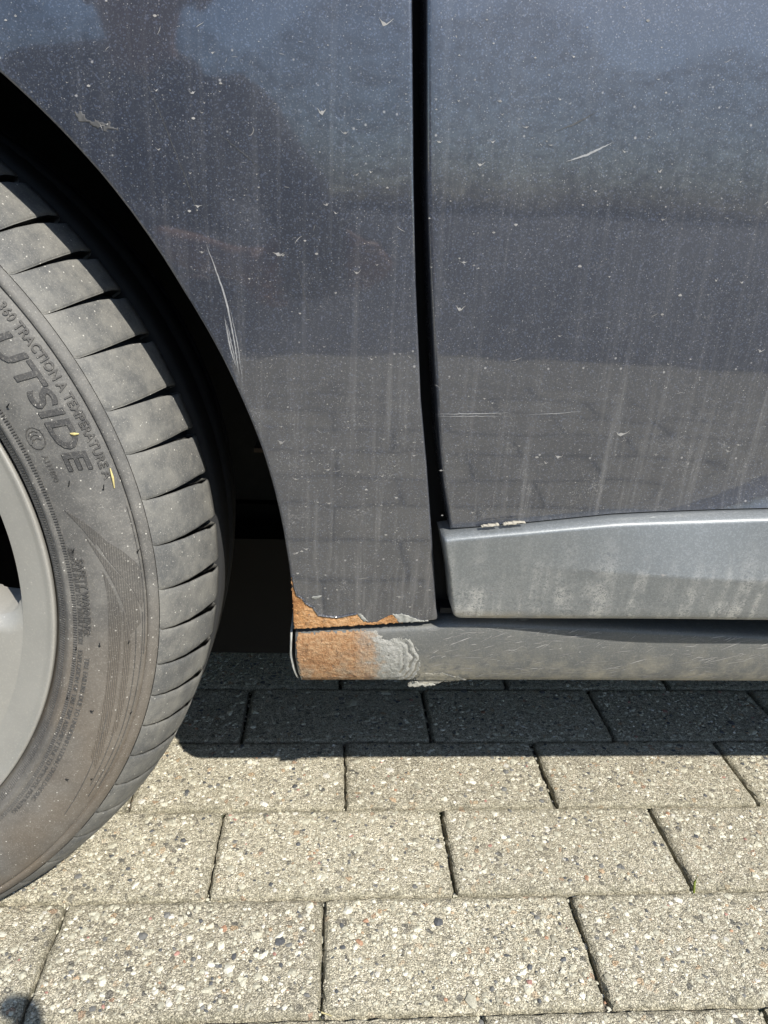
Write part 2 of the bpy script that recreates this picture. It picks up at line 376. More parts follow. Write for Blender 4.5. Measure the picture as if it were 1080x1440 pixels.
me = bpy.data.meshes.new('aggregate_pebbles'); me.from_pydata(V.reshape(-1,3).tolist(), [], F.tolist())
pal = np.array([(.54,.52,.41),(.62,.60,.48),(.48,.46,.36),(.70,.68,.57),(.38,.36,.28),(.17,.17,.16),(.095,.10,.105),(.46,.34,.22),(.66,.64,.57),(.42,.25,.16),(.40,.22,.18)])
pr = np.array([.22,.19,.17,.12,.10,.06,.045,  .018,.045,.007,.005])
ci = RNG.choice(len(pal), nP, p=pr/pr.sum())
cc = pal[ci]*RNG.uniform(.82,1.15,(nP,1))
at = me.attributes.new('col', 'FLOAT_COLOR', 'POINT')
at.data.foreach_set('color', np.repeat(np.c_[cc, np.ones(nP)], len(IV), 0).astype(np.float32).ravel())
o = link('aggregate_pebbles', me, M_PEB, ground); tag(o, kind='stuff')

# ------------------------------------------------------------------ car body surface
def sstep(a, b, x):
    q = np.clip((np.asarray(x, float)-a)/(b-a), 0, 1); return q*q*(3-2*q)
def Ysurf(x, z):
    x = np.asarray(x, float); z = np.asarray(z, float)
    return .412 + np.where(z < .55, .39*(.55-z)**2, .25*(z-.55)**2)
def Ydoor(x, z):
    ze = .342 + (np.asarray(x)-.16)*.37; ze = np.minimum(ze, .43)
    d = np.clip(ze - z, 0, .09)*sstep(.13, .21, x)
    return Ysurf(x, z) - .5*15*np.minimum(d, .032)**2 - 15*.032*np.maximum(d-.032, 0)*0
def polydist(P, poly):
    d = np.full(len(P), 9.)
    for i in range(len(poly)):
        a = np.array(poly[i]); b = np.array(poly[(i+1) % len(poly)]); ab = b-a
        tt = np.clip(((P-a)@ab)/max(ab@ab,1e-12), 0, 1); d = np.minimum(d, np.linalg.norm(P-a-tt[:,None]*ab, axis=1))
    return d
def cluster(n, e=(.0003,.0007,.0012,.0018,.0026,.0045), L=1.):
    e = [q/L for q in e]; return np.array([0]+e+list(np.linspace(e[-1]*2, 1-e[-1]*2, n))+[1-q for q in e[::-1]]+[1])
def panel(name, GX, GZ, poly, ysurf, depth, mat, parent, roll=.0022, flip=False):
    """structured grid of (x,z) -> pressed sheet with rolled edge and an inward hem"""
    a, b = GX.shape; P = np.c_[GX.ravel(), GZ.ravel()]
    d = polydist(P, poly); y = ysurf(P[:,0], P[:,1])
    e = np.clip(roll-d, 0, roll); y = y + roll - np.sqrt(np.maximum(roll**2-e**2, 0))
    V = np.c_[P[:,0], y, P[:,1]]
    F = [(i*b+j, (i+1)*b+j, (i+1)*b+j+1, i*b+j+1) for i in range(a-1) for j in range(b-1)]
    bm = bmesh.new(); vs = [bm.verts.new(q) for q in V]
    for f in F:
        try: bm.faces.new([vs[q] for q in (f[::-1] if flip else f)])
        except ValueError: pass
    bmesh.ops.remove_doubles(bm, verts=bm.verts, dist=1e-6)
    be = [q for q in bm.edges if q.is_boundary]
    r = bmesh.ops.extrude_edge_only(bm, edges=be)
    for q in r['geom']:
        if isinstance(q, bmesh.types.BMVert): q.co.y += depth
    bmesh.ops.recalc_face_normals(bm, faces=bm.faces)
    return link(name, bm_mesh(name, bm), mat, parent, True)
def interp_z(tab, z):
    tab = sorted((q[1], q[0]) for q in tab); return np.interp(z, [q[0] for q in tab], [q[1] for q in tab])

car = empty('parked_car', (0, .5, 0), 'dusty dark grey car with rusted lower fender and rusty sill parked on the concrete pavers', 'car')
WC = np.array([-.379, .2925])
# --- front fender: polar sheet round the arch
FE = [(.0300,.93),(.0315,.70),(.0344,.6021),(.0392,.5259),(.0434,.4746),(.0502,.4132),(.0563,.3747),(.064,.3223),(.0712,.2710),(.0728,.2640),(.0729,.2618),(.0722,.2603)]
fpoly = [(-.022,.2519)] + FE[::-1] + [(-.98,.80),(-.83,.50),(-.80,.26),(-.74,.2545)]
def arch_r(a):
    return np.interp(a, [-7,-1.3,3.8,9.4,14.6,20,30,40,50,180], [.3592,.356,.3535,.352,.3510,.3495,.3478,.349,.3490,.3490])
corners = [math.degrees(math.atan2(q[1]-WC[1], q[0]-WC[0])) for q in fpoly]
a0 = corners[0]; a1 = corners[-1] if corners[-1] > 0 else corners[-1]+360
angs = sorted(set([a0+.03*k for k in range(0,6)] + list(np.arange(a0+.2, a1, .9)) + [q if q > a0 else q+360 for q in corners] + [a1-.02]))
angs = [q for q in angs if a0 <= q <= a1]
def hit(a):
    dx, dz = math.cos(math.radians(a)), math.sin(math.radians(a)); best = None
    for p, q in zip(fpoly, fpoly[1:]):
        ex, ez = q[0]-p[0], q[1]-p[1]; den = dx*ez-dz*ex
        if abs(den) < 1e-12: continue
        tt = ((p[0]-WC[0])*ez-(p[1]-WC[1])*ex)/den; uu = ((p[0]-WC[0])*dz-(p[1]-WC[1])*dx)/den
        if tt > .05 and -1e-6 <= uu <= 1+1e-6 and (best is None or tt > best): best = tt
    return best
GX, GZ = [], []
for a in angs:
    ri = float(arch_r(a)); ro = hit(a) or ri; ro = max(ro, ri); L = max(ro-ri, 1e-4)
    if a == a0: ro = ri
    tt = cluster(22, L=max(L, .022)); rr = ri + (ro-ri)*tt
    GX.append(WC[0]+rr*math.cos(math.radians(a))); GZ.append(WC[1]+rr*math.sin(math.radians(a)))
GX, GZ = np.array(GX), np.array(GZ)
bpoly = list(zip(GX[:,-1], GZ[:,-1])) + list(zip(GX[::-1,0], GZ[::-1,0]))
fender = panel('front_fender', GX, GZ, bpoly, Ysurf, .016, M_PAINT, car, roll=.0016)
# --- front door
DE = [(.0385,.93),(.0390,.70),(.0401,.6024),(.0436,.5422),(.0463,.4993),(.0507,.4564),(.0558,.4134),(.0628,.3612),(.0676,.333),(.0745,.300)]
zz = np.unique(np.concatenate([.300+cluster(70, L=.63)*.63])); xr = 1.12
GX, GZ = [], []
for q in zz:
    xl = float(interp_z(DE, q)); tt = cluster(60, L=xr-xl); tt = np.unique(np.concatenate([tt, np.linspace(.01,.25,40)])); X_ = xl+(xr-xl)*tt; GX.append(X_)
    zb = np.array([float(np.interp(x_, [.068,.0705,.0800,.1168,.1736,.2714,.5,1.12], [.3270,.3288,.3303,.3348,.3425,.3512,.366,.39])) for x_ in X_]) + .0009
    GZ.append(zb + (.93-zb)*(q-.300)/.63)
GX, GZ = np.array(GX), np.array(GZ)
bp = list(zip(GX[:,0],GZ[:,0])) + list(zip(GX[::-1,-1],GZ[::-1,-1]))
door = panel('front_door', GX, GZ, bp, Ydoor, .03, M_PAINT, car, roll=.0022)
# --- door moulding
ML = [(.0688,.3285),(.0700,.322),(.0748,.3015),(.0798,.2745),(.0806,.2715),(.0818,.2690),(.0835,.2672),(.0862,.2660)]
def mtop(x): return np.interp(x, [.068,.0705,.0800,.1168,.1736,.2714,.5,1.12], [.3270,.3288,.3303,.3348,.3425,.3512,.366,.39])
def Ymould(x, z):
    x = np.asarray(x, float); z = np.asarray(z, float); zt = mtop(x); zc = .3095+0*x
    k = sstep(.10, .24, x); base = Ysurf(x, z) - .007
    base = base - .003 + (Ydoor(x, zt) - Ysurf(x, zt))*np.clip((z-.27)/(zt-.27), 0, 1)
    up = np.clip((z-zc)/np.maximum(zt-zc, 1e-4), 0, 1)
    s = sstep(-.06, .10, up)*0 + np.clip(up, 0, 1)
    cr = .5*(up*1.0 + np.abs(up)) # linear above the crease
    body = base + k*.0165*(cr - .95)
    edge = np.clip((z-(zt-.0040))/.0040, 0, 1)      # bright rounded top chamfer
    body = body + .0050*edge**2
    bot = np.clip((.2725+.010*k-z)/.0065, 0, 1); body = body + .004*bot**2
    lft = np.clip(((interp_z(ML, z)+.0022)-x)/.0022, 0, 1); return body + .0016*lft**2
tz = np.unique(np.concatenate([cluster(44, (.004,.01,.02,.035,.05,.07)), [.6,.61,.62,.63,.64,.65,.66,.67,.68]]))
tx = np.unique(np.concatenate([cluster(60, (.0003,.0007,.0012,.0018,.0026,.0045), 1.03), np.linspace(.005,.25,90)]))
GX, GZ = np.zeros((len(tz), len(tx))), np.zeros((len(tz), len(tx)))
for i, q in enumerate(tz):
    for j, p in enumerate(tx):
        x0 = .0862; zlo = .2660 + .0100*float(sstep(.10, .24, .0862+1.03*p))
        # left edge follows ML, then straight
        zt0 = .3285; zl = .2660 + (zt0-.2660)*q; xl = float(interp_z(ML, zl)); x = xl + (1.115-xl)*p
        zt = float(mtop(x)); GX[i,j] = x; GZ[i,j] = zlo + (zt-zlo)*q
bp = list(zip(GX[:,0],GZ[:,0])) + list(zip(GX[-1],GZ[-1])) + list(zip(GX[::-1,-1],GZ[::-1,-1])) + list(zip(GX[0][::-1],GZ[0][::-1]))
mould = panel('door_moulding', GX, GZ, bp, Ymould, .022, M_MOULD, car, roll=.0012)
# --- sill / rocker
def ztop(x): return np.interp(x, [-.022,.0717,.0745,.08,.1136,.1923,.3046,.6,1.9], [.2489,.2562,.2572,.2582,.2590,.2556,.2503,.243,.243])
SP = [(.490,1.01),(.462,1.0),(.4535,.992),(.4500,.975),(.4480,.945),(.4474,.90),(.4474,.80),(.4482,.62),(.4500,.45),(.4525,.28),(.4555,.14),(.4590,.05),(.4625,.012),(.468,.0),(.480,-.004)]
def Ysill_raw(q): return np.interp(q, [s[1] for s in SP[::-1]], [s[0] for s in SP[::-1]])
def Ysill(x, z):
    zt = ztop(x); q = (np.asarray(z)-.2037)/(zt-.2037); return Ysill_raw(q)
sx = np.unique(np.concatenate([np.linspace(-.0205,.35,130), np.linspace(.35,1.9,40)]))
V, F = [], []
for x in sx:
    q0 = float(ztop(x)); shift = 0.
    for y, q in SP:
        lx = x
        if x < -.0195: lx = np.interp(q, [0,.3,.6,1.0], [-.0163,-.0195,-.0212,-.0209])
        V.append((lx, y, .2037+(q0-.2037)*q))
n = len(SP)
for i in range(len(sx)-1):
    for j in range(n-1): F.append((i*n+j, (i+1)*n+j, (i+1)*n+j+1, i*n+j+1))
F.append(tuple(range(n)))
sill = link('door_sill', pymesh('door_sill', V, F), M_SILL, car, True)
# end flange of the sill, a thin bright edge standing off the rusty end
A, B, D_, E_ = [], [], [], []
for q in np.linspace(0, 1.05, 14):
    x = np.interp(q, [0,.3,.6,1.0,1.05], [-.0180,-.0215,-.0236,-.0230,-.0225]); z = .2037 + .0452*q; y = float(Ysill_raw(q))+.001
    A.append((x, y, z)); B.append((x-.0009, y-.0006, z)); D_.append((x-.0014, y+.0006, z)); E_.append((x-.0012, y+.03, z))
g = G(); g.quadstrip(A, B); g.quadstrip(B, D_); g.quadstrip(D_, E_)
g.quadstrip([(p[0], p[1]+.03, p[2]) for p in A], A)
link('end_flange', g.mesh('end_flange'), M_FILL, sill, True)

# ---- hidden / dark structure behind the panels
g = G()
prof = [(-1.15,.25),(-1.20,.45),(-1.12,.68),(-.60,.80),(-.12,.90),(.02,.93),(1.9,.95),(2.85,.97),(2.98,.60),(2.90,.25)]
g.prism(prof, .76, 2.12); g.prism([(.03,.262),(1.9,.262),(1.9,.915),(.03,.905)], .50, .758); g.prism([(-.79,.66),(.028,.66),(.028,.89),(-.60,.79),(-.79,.75)], .50, .757)
g.prism([(-1.14,.26),(-.81,.26),(-.81,.74),(-1.10,.66),(-1.18,.45)], .46, .756)
g.prism([(2.62,.25),(2.89,.25),(2.96,.60),(2.84,.93),(2.62,.93)], .47, .755); g.prism([(1.9,.68),(2.618,.68),(2.618,.92),(1.9,.92)], .47, .754)
link('body_shell', g.mesh('body_shell'), M_UNDER, car)
g = G(); g.prism([(.0,.955),(.72,1.42),(1.0,1.47),(2.2,1.45),(2.6,1.36),(2.82,.98)], .62, 2.0)
roof = link('cabin', g.mesh('cabin'), M_PAINT, car)
g = G(); g.prism([(.25,.985),(.80,1.36),(1.05,1.38),(1.05,.985)], .614, .617); link('side_window', g.mesh('side_window'), M_GLASS, roof)
g = G(); g.prism([(1.12,.985),(1.12,1.385),(2.0,1.37),(2.3,.99)], .614, .617); link('side_window', g.mesh('side_window'), M_GLASS, roof)
g = G(); g.box(-.016, 1.9, .478, 2.1, .216, .236); g.box(-1.1,-.80,.52,2.1,.20,.22); g.box(1.9,2.9,.76,2.1,.2,.22); g.box(-.80,-.016,.745,2.1,.215,.235); link('underbody', g.mesh('underbody'), M_UNDER, car)
g = G(); g.prism([(-1.0,.215),(-.9,.09),(.25,.085),(.45,.214)], .70, 1.9); link('underbody_shade_block', g.mesh('underbody_shade_block'), M_UNDER, car)  # added near-black block, keeps the space behind the wheel in deep shade
g = G(); g.box(.02, 1.9, .492, .5, .236, .27); g.box(.025,.10,.470,.498,.262,.93); link('hinge_pillar', g.mesh('hinge_pillar'), M_SEAL, car)
g = G(); g.box(.076, 1.11, .456, .49, .2600, .2640); link('door_bottom', g.mesh('door_bottom'), M_SEAL, door)
# rear door + far sill (outside the frame)
zz = .262 + cluster(20, L=.66)*.66; tt = cluster(20, L=.78); GX = np.array([1.127+.77*tt]*len(zz)); GZ = np.array([[q]*len(tt) for q in zz])
panel('rear_door', GX, GZ, [(1.127,.262),(1.897,.262),(1.897,.922),(1.127,.922)], Ysurf, .03, M_PAINT, car)
g = G(); g.box(.0,1.9,2.122,2.14,.18,.9); link('far_door', g.mesh('far_door'), M_PAINT, car)
# wheel arch liner: half barrel behind the lip, rear lower wall and a bracket in the dark
g = G(); aa = np.radians(np.linspace(-8, 188, 60))
def ringp(r, y): return [(WC[0]+r*math.cos(a), max(y, float(Ysurf(0, WC[1]+r*math.sin(a)))+.0125) if y < .5 else y, WC[1]+r*math.sin(a)) for a in aa]
rr = [(.3600,.4335),(.372,.436),(.378,.455),(.378,.745)]
for (r1,y1),(r2,y2) in zip(rr, rr[1:]): g.quadstrip(ringp(r1, y1), ringp(r2, y2))
b = len(g.v); ip = ringp(.378,.745); g.v += ip; g.f.append(tuple(range(b, b+len(ip))))
for k in range(10):
    a = math.radians(8+k*16); r = .3765
    g.tube([(WC[0]+r*math.cos(a), .47, WC[1]+r*math.sin(a)), (WC[0]+r*math.cos(a), .74, WC[1]+r*math.sin(a))], .004, 5)
link('wheel_arch_liner', g.mesh('wheel_arch_liner'), M_LINER, car, True)
g = G(); g.box(-.045,.012,.60,.604,.335,.336); g.box(-.05,.0,.62,.624,.352,.372); g.box(-.062,.004,.600,.66,.330,.3335)
link('liner_bracket', g.mesh('liner_bracket'), M_BRACK, car)

# ------------------------------------------------------------------ rust, filler, flakes
def inside(P, poly):
    poly = np.array(poly); c = np.zeros(len(P), bool)
    for i in range(len(poly)):
        a, b = poly[i], poly[i-1]
        m = ((a[1] > P[:,1]) != (b[1] > P[:,1])); 
        if abs(b[1]-a[1]) > 1e-12: c ^= m & (P[:,0] < (b[0]-a[0])*(P[:,1]-a[1])/(b[1]-a[1])+a[0])
    return c
def patch(name, poly, ysurf, lift, amp, mat, parent, step=.0006, jit=.0007, seed=0, curl=None, thick=.0012):
    P0 = np.array(poly); x0, z0 = P0.min(0)-.002; x1, z1 = P0.max(0)+.002
    X = np.arange(x0, x1, step); Z = np.arange(z0, z1, step)
    cx, cz = np.meshgrid((X[:-1]+X[1:])/2, (Z[:-1]+Z[1:])/2, indexing='ij')
    C_ = np.c_[cx.ravel(), cz.ravel()]
    J = np.array([[mnoise.noise((a*420+seed, b*420, 0)) + .6*mnoise.noise((a*1100, b*1100+seed, 3)), mnoise.noise((a*420, b*420, 9+seed)) + .6*mnoise.noise((a*1100+seed, b*1100, 5))] for a, b in C_])*jit
    k = inside(C_+J, poly).reshape(cx.shape)
    idx = {}; V = []; F = []
    def vid(i, j):
        if (i, j) not in idx:
            idx[i, j] = len(V); x, z = X[i], Z[j]
            h = mnoise.fractal((x*300+seed, z*300, 1.), .8, 2., 4)*amp
            c_ = 0 if curl is None else curl(x, z)
            V.append((x, float(ysurf(x, z)) - lift - h - c_, z))
        return idx[i, j]
    for i in range(k.shape[0]):
        for j in range(k.shape[1]):
            if k[i, j]: F.append((vid(i,j), vid(i+1,j), vid(i+1,j+1), vid(i,j+1)))
    bm = bmesh.new(); vs = [bm.verts.new(q) for q in V]
    for f in F: bm.faces.new([vs[q] for q in f])
    # relax ragged stair-steps a little
    bv = [q for q in bm.verts if q.is_boundary]
    bmesh.ops.smooth_vert(bm, verts=bv, factor=.5, use_axis_x=True, use_axis_y=False, use_axis_z=True)
    r = bmesh.ops.extrude_edge_only(bm, edges=[q for q in bm.edges if q.is_boundary])
    for q in r['geom']:
        if isinstance(q, bmesh.types.BMVert): q.co.y += thick
    bmesh.ops.recalc_face_normals(bm, faces=bm.faces)
    return link(name, bm_mesh(name, bm), mat, parent, True)
fr = [(-.0232,.2945),(-.0222,.2935),(-.0214,.2860),(-.0199,.2793),(-.0163,.2771),(-.0141,.2725),(-.0095,.2697),(-.0062,.2634),(-.0002,.2623),(.0068,.2617),(.0138,.2636),(.0198,.2648),(.0237,.259),(.029,.2578),(.0336,.2591),(.0394,.2639),(.0440,.2650),(.0470,.2610),(.0500,.2582),(-.0216,.2522),(-.0224,.27)]
frust = patch('rust_patch', fr, lambda x,z: Ysurf(x,z), .0003, .0004, M_RUST, fender, seed=1)
patch('bare_filler', [(.0195,.2652),(.0215,.2660),(.0270,.2595),(.0240,.2585)], lambda x,z: Ysurf(x,z), .0006, .0003, M_FILL, fender, seed=2)
patch('bare_filler', [(.0425,.2655),(.0487,.2656),(.056,.2632),(.061,.2605),(.0690,.2598),(.0480,.2581),(.0455,.2600)], lambda x,z: Ysurf(x,z), .0005, .0003, M_FILL, fender, seed=3)
patch('bare_filler', [(-.0108,.2790),(-.0070,.2800),(-.0035,.2795),(-.006,.2770),(-.0095,.2770)], lambda x,z: Ysurf(x,z), .0003, .0002, M_FILL, fender, seed=4)
# paint edge lifted along the rust line
g = G(); L = [(-.0222,.2945),(-.0212,.2862),(-.0197,.2798),(-.0163,.2778),(-.0141,.2733),(-.0095,.2704),(-.0060,.2642),(0,.2629),(.0068,.2624),(.0138,.2642),(.0196,.2654)]
pts = []
for (ax, az), (bx, bz) in zip(L, L[1:]):
    for q in np.linspace(0, 1, 8, endpoint=False):
        x = ax+(bx-ax)*q + .0005*mnoise.noise((q*9, ax*900, 0)); z = az+(bz-az)*q + .0005*mnoise.noise((q*9, ax*900, 7)); pts.append((x, float(Ysurf(x,z))-.0003, z))
g.tube(pts, .0007, 6); link('lifted_paint_edge', g.mesh('lifted_paint_edge'), M_PAINT, fender, True)
sr = [(-.0200,.2488),(.0236,.2510),(.0285,.24),(.0343,.2273),(.0384,.214),(.0372,.2042),(-.0160,.2042),(-.0190,.222),(-.0203,.235)]
def ztl(poly):
    return [(x, min(z, float(ztop(x))-.0014)) for x, z in poly]
bare = [(-.0200,.2488),(.0332,.2508),(.0382,.2442),(.0477,.2458),(.0560,.2442),(.0619,.2360),(.0642,.2209),(.0612,.2110),(.0602,.2042),(-.0160,.2042),(-.0190,.222),(-.0203,.235)]
patch('rusted_bare_patch', ztl(bare), Ysill, .0003, .00034, M_RUST2, sill, seed=5, jit=.0013, curl=lambda x,z: (0 if x < .044 else (.0003+.00030*max(0,(x-.050)/.012))*min(1,(x-.044)/.01)*math.sin(2*math.pi*math.hypot((x-.036), (z-.226)*.95)/.0046 + 3.2*mnoise.noise((x*120,z*120,4)))))
patch('peeling_flake', [(.0572,.2013),(.0600,.2048),(.0632,.2092),(.0650,.2125),(.0690,.2150),(.0745,.2138),(.0800,.2152),(.0870,.2120),(.0940,.2095),(.0990,.2056),(.0930,.2040),(.0870,.2036),(.0820,.2030),(.0775,.2014),(.0745,.2024),(.0705,.2008),(.0660,.2014),(.0610,.2004)], lambda x,z: Ysill(x, max(z,.2045)), .0003, .0003, M_SILL, sill, seed=8, curl=lambda x,z: .0016*max(0,(.212-z)/.010)**1.6)
patch('torn_edge', [(.0569,.2010),(.0600,.2042),(.0622,.2066),(.0650,.2034),(.0700,.2024),(.0745,.2030),(.0778,.2018),(.0745,.2018),(.0705,.2003),(.0660,.2009),(.0610,.2000)], lambda x,z: Ysill(x, max(z,.2045)), .0036, .0003, M_FLAKE, sill, seed=9)
for q in ([(.0905,.3322),(.0940,.3345),(.0985,.3352),(.1030,.3356),(.1030,.3342),(.0960,.3334)], [(.1048,.3346),(.1060,.3362),(.1110,.3374),(.1160,.3376),(.1195,.3366),(.1120,.3350)]):
    patch('sealant_remnant', [(x,.3345+(x-.09)*.13+(z-.3345-(x-.09)*.13)*.62+.0010) for x,z in q], lambda x,z: float(Ymould(x, min(z, float(mtop(x))-.0005)))-.0003, .0004, .0004, M_GLUE, mould, seed=9, jit=.0005, thick=.003)

# ------------------------------------------------------------------ scratches and dried splashes on the paint
def ribbon(g, pts, w, ysurf, lift=.00025):
    n = len(pts); A, B = [], []
    for i, (x, z) in enumerate(pts):
        p0 = pts[max(i-1,0)]; p1 = pts[min(i+1,n-1)]; tx, tz_ = p1[0]-p0[0], p1[1]-p0[1]; l = math.hypot(tx, tz_) or 1
        ww = (w[i] if hasattr(w,'__len__') else w*math.sin(math.pi*(i+.35)/(n-.3)))*.5
        nx, nz = -tz_/l*ww, tx/l*ww
        A.append((x+nx, float(ysurf(x+nx,z+nz))-lift, z+nz)); B.append((x-nx, float(ysurf(x-nx,z-nz))-lift, z-nz))
    g.quadstrip(A, B)
def curve(pts, n, jit=0.):
    P = np.array(pts); s = np.r_[0, np.cumsum(np.linalg.norm(np.diff(P,axis=0),axis=1))]; u = np.linspace(0, s[-1], n)
    return [(float(a)+random.gauss(0,jit), float(b)+random.gauss(0,jit)) for a, b in zip(np.interp(u,s,P[:,0]), np.interp(u,s,P[:,1]))]
def scratch(paths, surf, parent, mat=None):
    g = G()
    for p, w in paths: ribbon(g, curve(p, 26, .00008), w, surf)
    return link('scratch', g.mesh('scratch'), mat or M_SCRATCH, parent)
scratch([([(-.0650,.490),(-.0618,.481),(-.0580,.470),(-.0554,.4599),(-.0530,.4455),(-.0512,.4330)], .0009), ([(-.0560,.462),(-.0528,.444),(-.0503,.4222)], .0006), ([(-.0572,.455),(-.0548,.438),(-.0520,.4275)], .0008), ([(-.0540,.459),(-.0508,.440),(-.0487,.4205)], .0004),([(-.0562,.452),(-.0532,.436),(-.0514,.4270)], .0005)], Ysurf, fender)
scratch([([(-.0947,.5717),(-.0830,.545),(-.0726,.5175),(-.0650,.492)], .00035)], Ysurf, fender, M_FAINT)
scratch([([(-.0600,.5435),(-.0562,.5405),(-.0440,.5320),(-.0341,.5241)], .0004)], Ysurf, fender, M_FAINT)
scratch([([(-.0193,.482),(-.0137,.4615),(-.0120,.452)], .0004)], Ysurf, fender, M_FAINT)
scratch([([(.1154,.5366),(.126,.5405),(.1385,.5468)], .0010)], Ydoor, door)
scratch([([(.1083,.5502),(.118,.5540),(.128,.5597)], .0007)], Ydoor, door, M_FAINT)
scratch([([(.0589,.4042),(.085,.4053),(.1029,.4063)], .0005), ([(.0600,.4030),(.080,.4036),(.098,.4042)], .0004), ([(.1113,.4054),(.13,.4068),(.144,.4085)], .00035)], Ydoor, door)
patch('dust_smear', [(-.1262,.5462),(-.122,.5480),(-.1195,.5445),(-.112,.5440),(-.1060,.5420),(-.1040,.5400),(-.110,.5402),(-.118,.5412),(-.1235,.5440)], lambda x,z: Ysurf(x,z), .0001, .00003, M_FAINT, fender, seed=21, jit=.0018, thick=.0003)
def marks(name, surf, parent, n, xr_, zr_, okf, smax, seed, lowbias=0.):
    rg = random.Random(seed); g = G(); c = 0
    while c < n:
        x = rg.uniform(*xr_); z = rg.uniform(*zr_)
        if not okf(x, z): continue
        c += 1; s = smax*min(1.25, .10 + rg.expovariate(4.2)); kind = rg.random()
        if kind < .22:      # dried drop: thin smile
            w = s*rg.uniform(.7,1.3); dip = s*rg.uniform(.15,.5); m = rg.uniform(-.3,.3); n_ = 6
            pts = [(x+w*(q-.5)+rg.gauss(0,s*.03), z + dip*(abs(2*q-1)**1.2) + m*w*(q-.5)*.5 + rg.gauss(0,s*.05)) for q in np.linspace(0,1,n_)]
            ws = [s*.02, s*.05, s*.10, s*.34, s*.09, s*.02]; rg.random() < .5 and ws.reverse()
            ribbon(g, pts, ws, surf)
        elif kind < .88:     # speck
            pts = [(x-s*.14, z), (x, z+rg.gauss(0,s*.05)), (x+s*.14, z)]; ribbon(g, pts, [s*.08,s*.2,s*.08], surf)
        else:               # hair-like squiggle
            a = rg.uniform(-.6,1.2); pts = []; px_, pz_ = x, z
            for q in range(5):
                pts.append((px_, pz_)); a += rg.gauss(0,.3); px_ += math.cos(a)*s*.3; pz_ += math.sin(a)*s*.3
            ribbon(g, pts, [s*.02,s*.06,s*.07,s*.05,s*.02], surf)
    o = link(name, g.mesh(name), M_MARK, parent); tag(o, kind='stuff'); return o
def okfen(x, z):
    if math.hypot(x-WC[0], z-WC[1]) < .358: return False
    return x < float(interp_z(FE, z))-.002 and z > .262 and not inside(np.array([[x, z]]), fr)[0]
marks('dried_splashes', Ysurf, fender, 800, (-.25,.075), (.262,.66), okfen, .0048, 1)
marks('dried_splashes', Ysurf, fender, 260, (-.03,.075), (.265,.40), okfen, .0050, 5)
okdoor = lambda x, z: x > float(interp_z(DE, z))+.002 and z > float(mtop(x))+.003
marks('dried_splashes', Ydoor, door, 900, (.04,.42), (.34,.68), okdoor, .0055, 2)
def ymo(x, z): return float(Ymould(x, z))
def okm(x, z):
    zl = .266 + .0100*float(sstep(.10, .24, x)); u = random.Random(int(x*1e7)).random()
    return zl + .003 < z < zl + .006 + .055*max(0, mnoise.noise((x*60, 0, 3))*.6+.6)*u**1.3 and x > float(interp_z(ML, z))+.006
marks('dried_splashes', ymo, mould, 900, (.08,.40), (.268,.325), okm, .0042, 3)
def oks(x, z): return x > .068 and z < float(ztop(x))-.004
rg = random.Random(11); g = G()
for k in range(420):
    x = rg.uniform(.066,.42); z = rg.uniform(.2075, float(ztop(x))-.004); L = abs(rg.gauss(.004,.006))+.0012; a = rg.gauss(.28,.22)
    pts = [(x+L*q*math.cos(a), z+L*q*math.sin(a)+rg.gauss(0,.00012)) for q in np.linspace(0,1,5)]
    if pts[-1][1] > float(ztop(x))-.003: continue
    ribbon(g, pts, abs(rg.gauss(.0002,.0002))+.00012, lambda x, z: float(Ysill(x,z)), .0003)
tag(link('scuff_marks', g.mesh('scuff_marks'), M_MARK, sill), kind='stuff')

# ------------------------------------------------------------------ wheel
wheel = empty('front_wheel', (0,0,0), parent=car); wheel.location = (WC[0], -.5, WC[1])
def wpt(r, a, y): return (r*math.cos(a), y, r*math.sin(a))     # wheel space: origin on the axle, y = distance into the car
def wlink(name, me, mat, smooth=True):
    o = bpy.data.objects.new(name, me); COL.objects.link(o); o.parent = wheel
    if mat is not None and len(me.materials) == 0: me.materials.append(mat)
    if smooth: me.polygons.foreach_set('use_smooth', [True]*len(me.polygons))
    return o
def lathe(prof, n=256, a_=None):
    g = G(); V = []; F = []
    for i in range(n):
        a = 2*math.pi*i/n
        V += [wpt(r, a, y) for r, y in prof]
    m = len(prof)
    for i in range(n):
        j = (i+1) % n
        for k in range(m-1): F.append((i*m+k, i*m+k+1, j*m+k+1, j*m+k))
    return V, F
SW = [(.212,.428),(.2175,.4185),(.2200,.4140),(.2215,.4110),(.2230,.4092),(.2262,.4078),(.2272,.4064),(.2295,.4052),(.2305,.4060),(.2325,.4056),(.2380,.4045),(.2450,.4040),(.2520,.4042),(.2580,.4051),(.2640,.4068),(.2690,.4088),(.2712,.4099)]
SWr = np.array([q[0] for q in SW]); SWy = np.array([q[1] for q in SW])
def sw_y(r): return np.interp(r, SWr, SWy)
CR = [(.2718,.4125),(.2723,.4125),(.2728,.4110),(.2752,.4122),(.2785,.4140)]
# carcass below the blocks, grooves across the crown
car_p = [(.2785,.4150),(.2800,.4220),(.2860,.4330),(.2930,.4470),(.2965,.4620),(.2975,.4760)]
crown = [(.2975,.4835),(.3050,.4840),(.3062,.495),(.3066,.519),(.2978,.5195),(.2978,.5290),(.3066,.5295),(.3062,.550),(.3050,.5655),(.2972,.566),(.2972,.574),(.3040,.5745),(.3030,.588),(.298,.600),(.285,.610),(.262,.616),(.235,.612),(.215,.595)]
V, F = lathe(SW + CR + car_p[:1], 320)
tyre = wlink('tyre', pymesh('tyre', V, F), M_TYRE)
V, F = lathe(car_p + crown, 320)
wlink('tread', pymesh('tread', V, F), M_CARC)  # crown darkened: cleaner rubber, plus the arch shade put into its colour
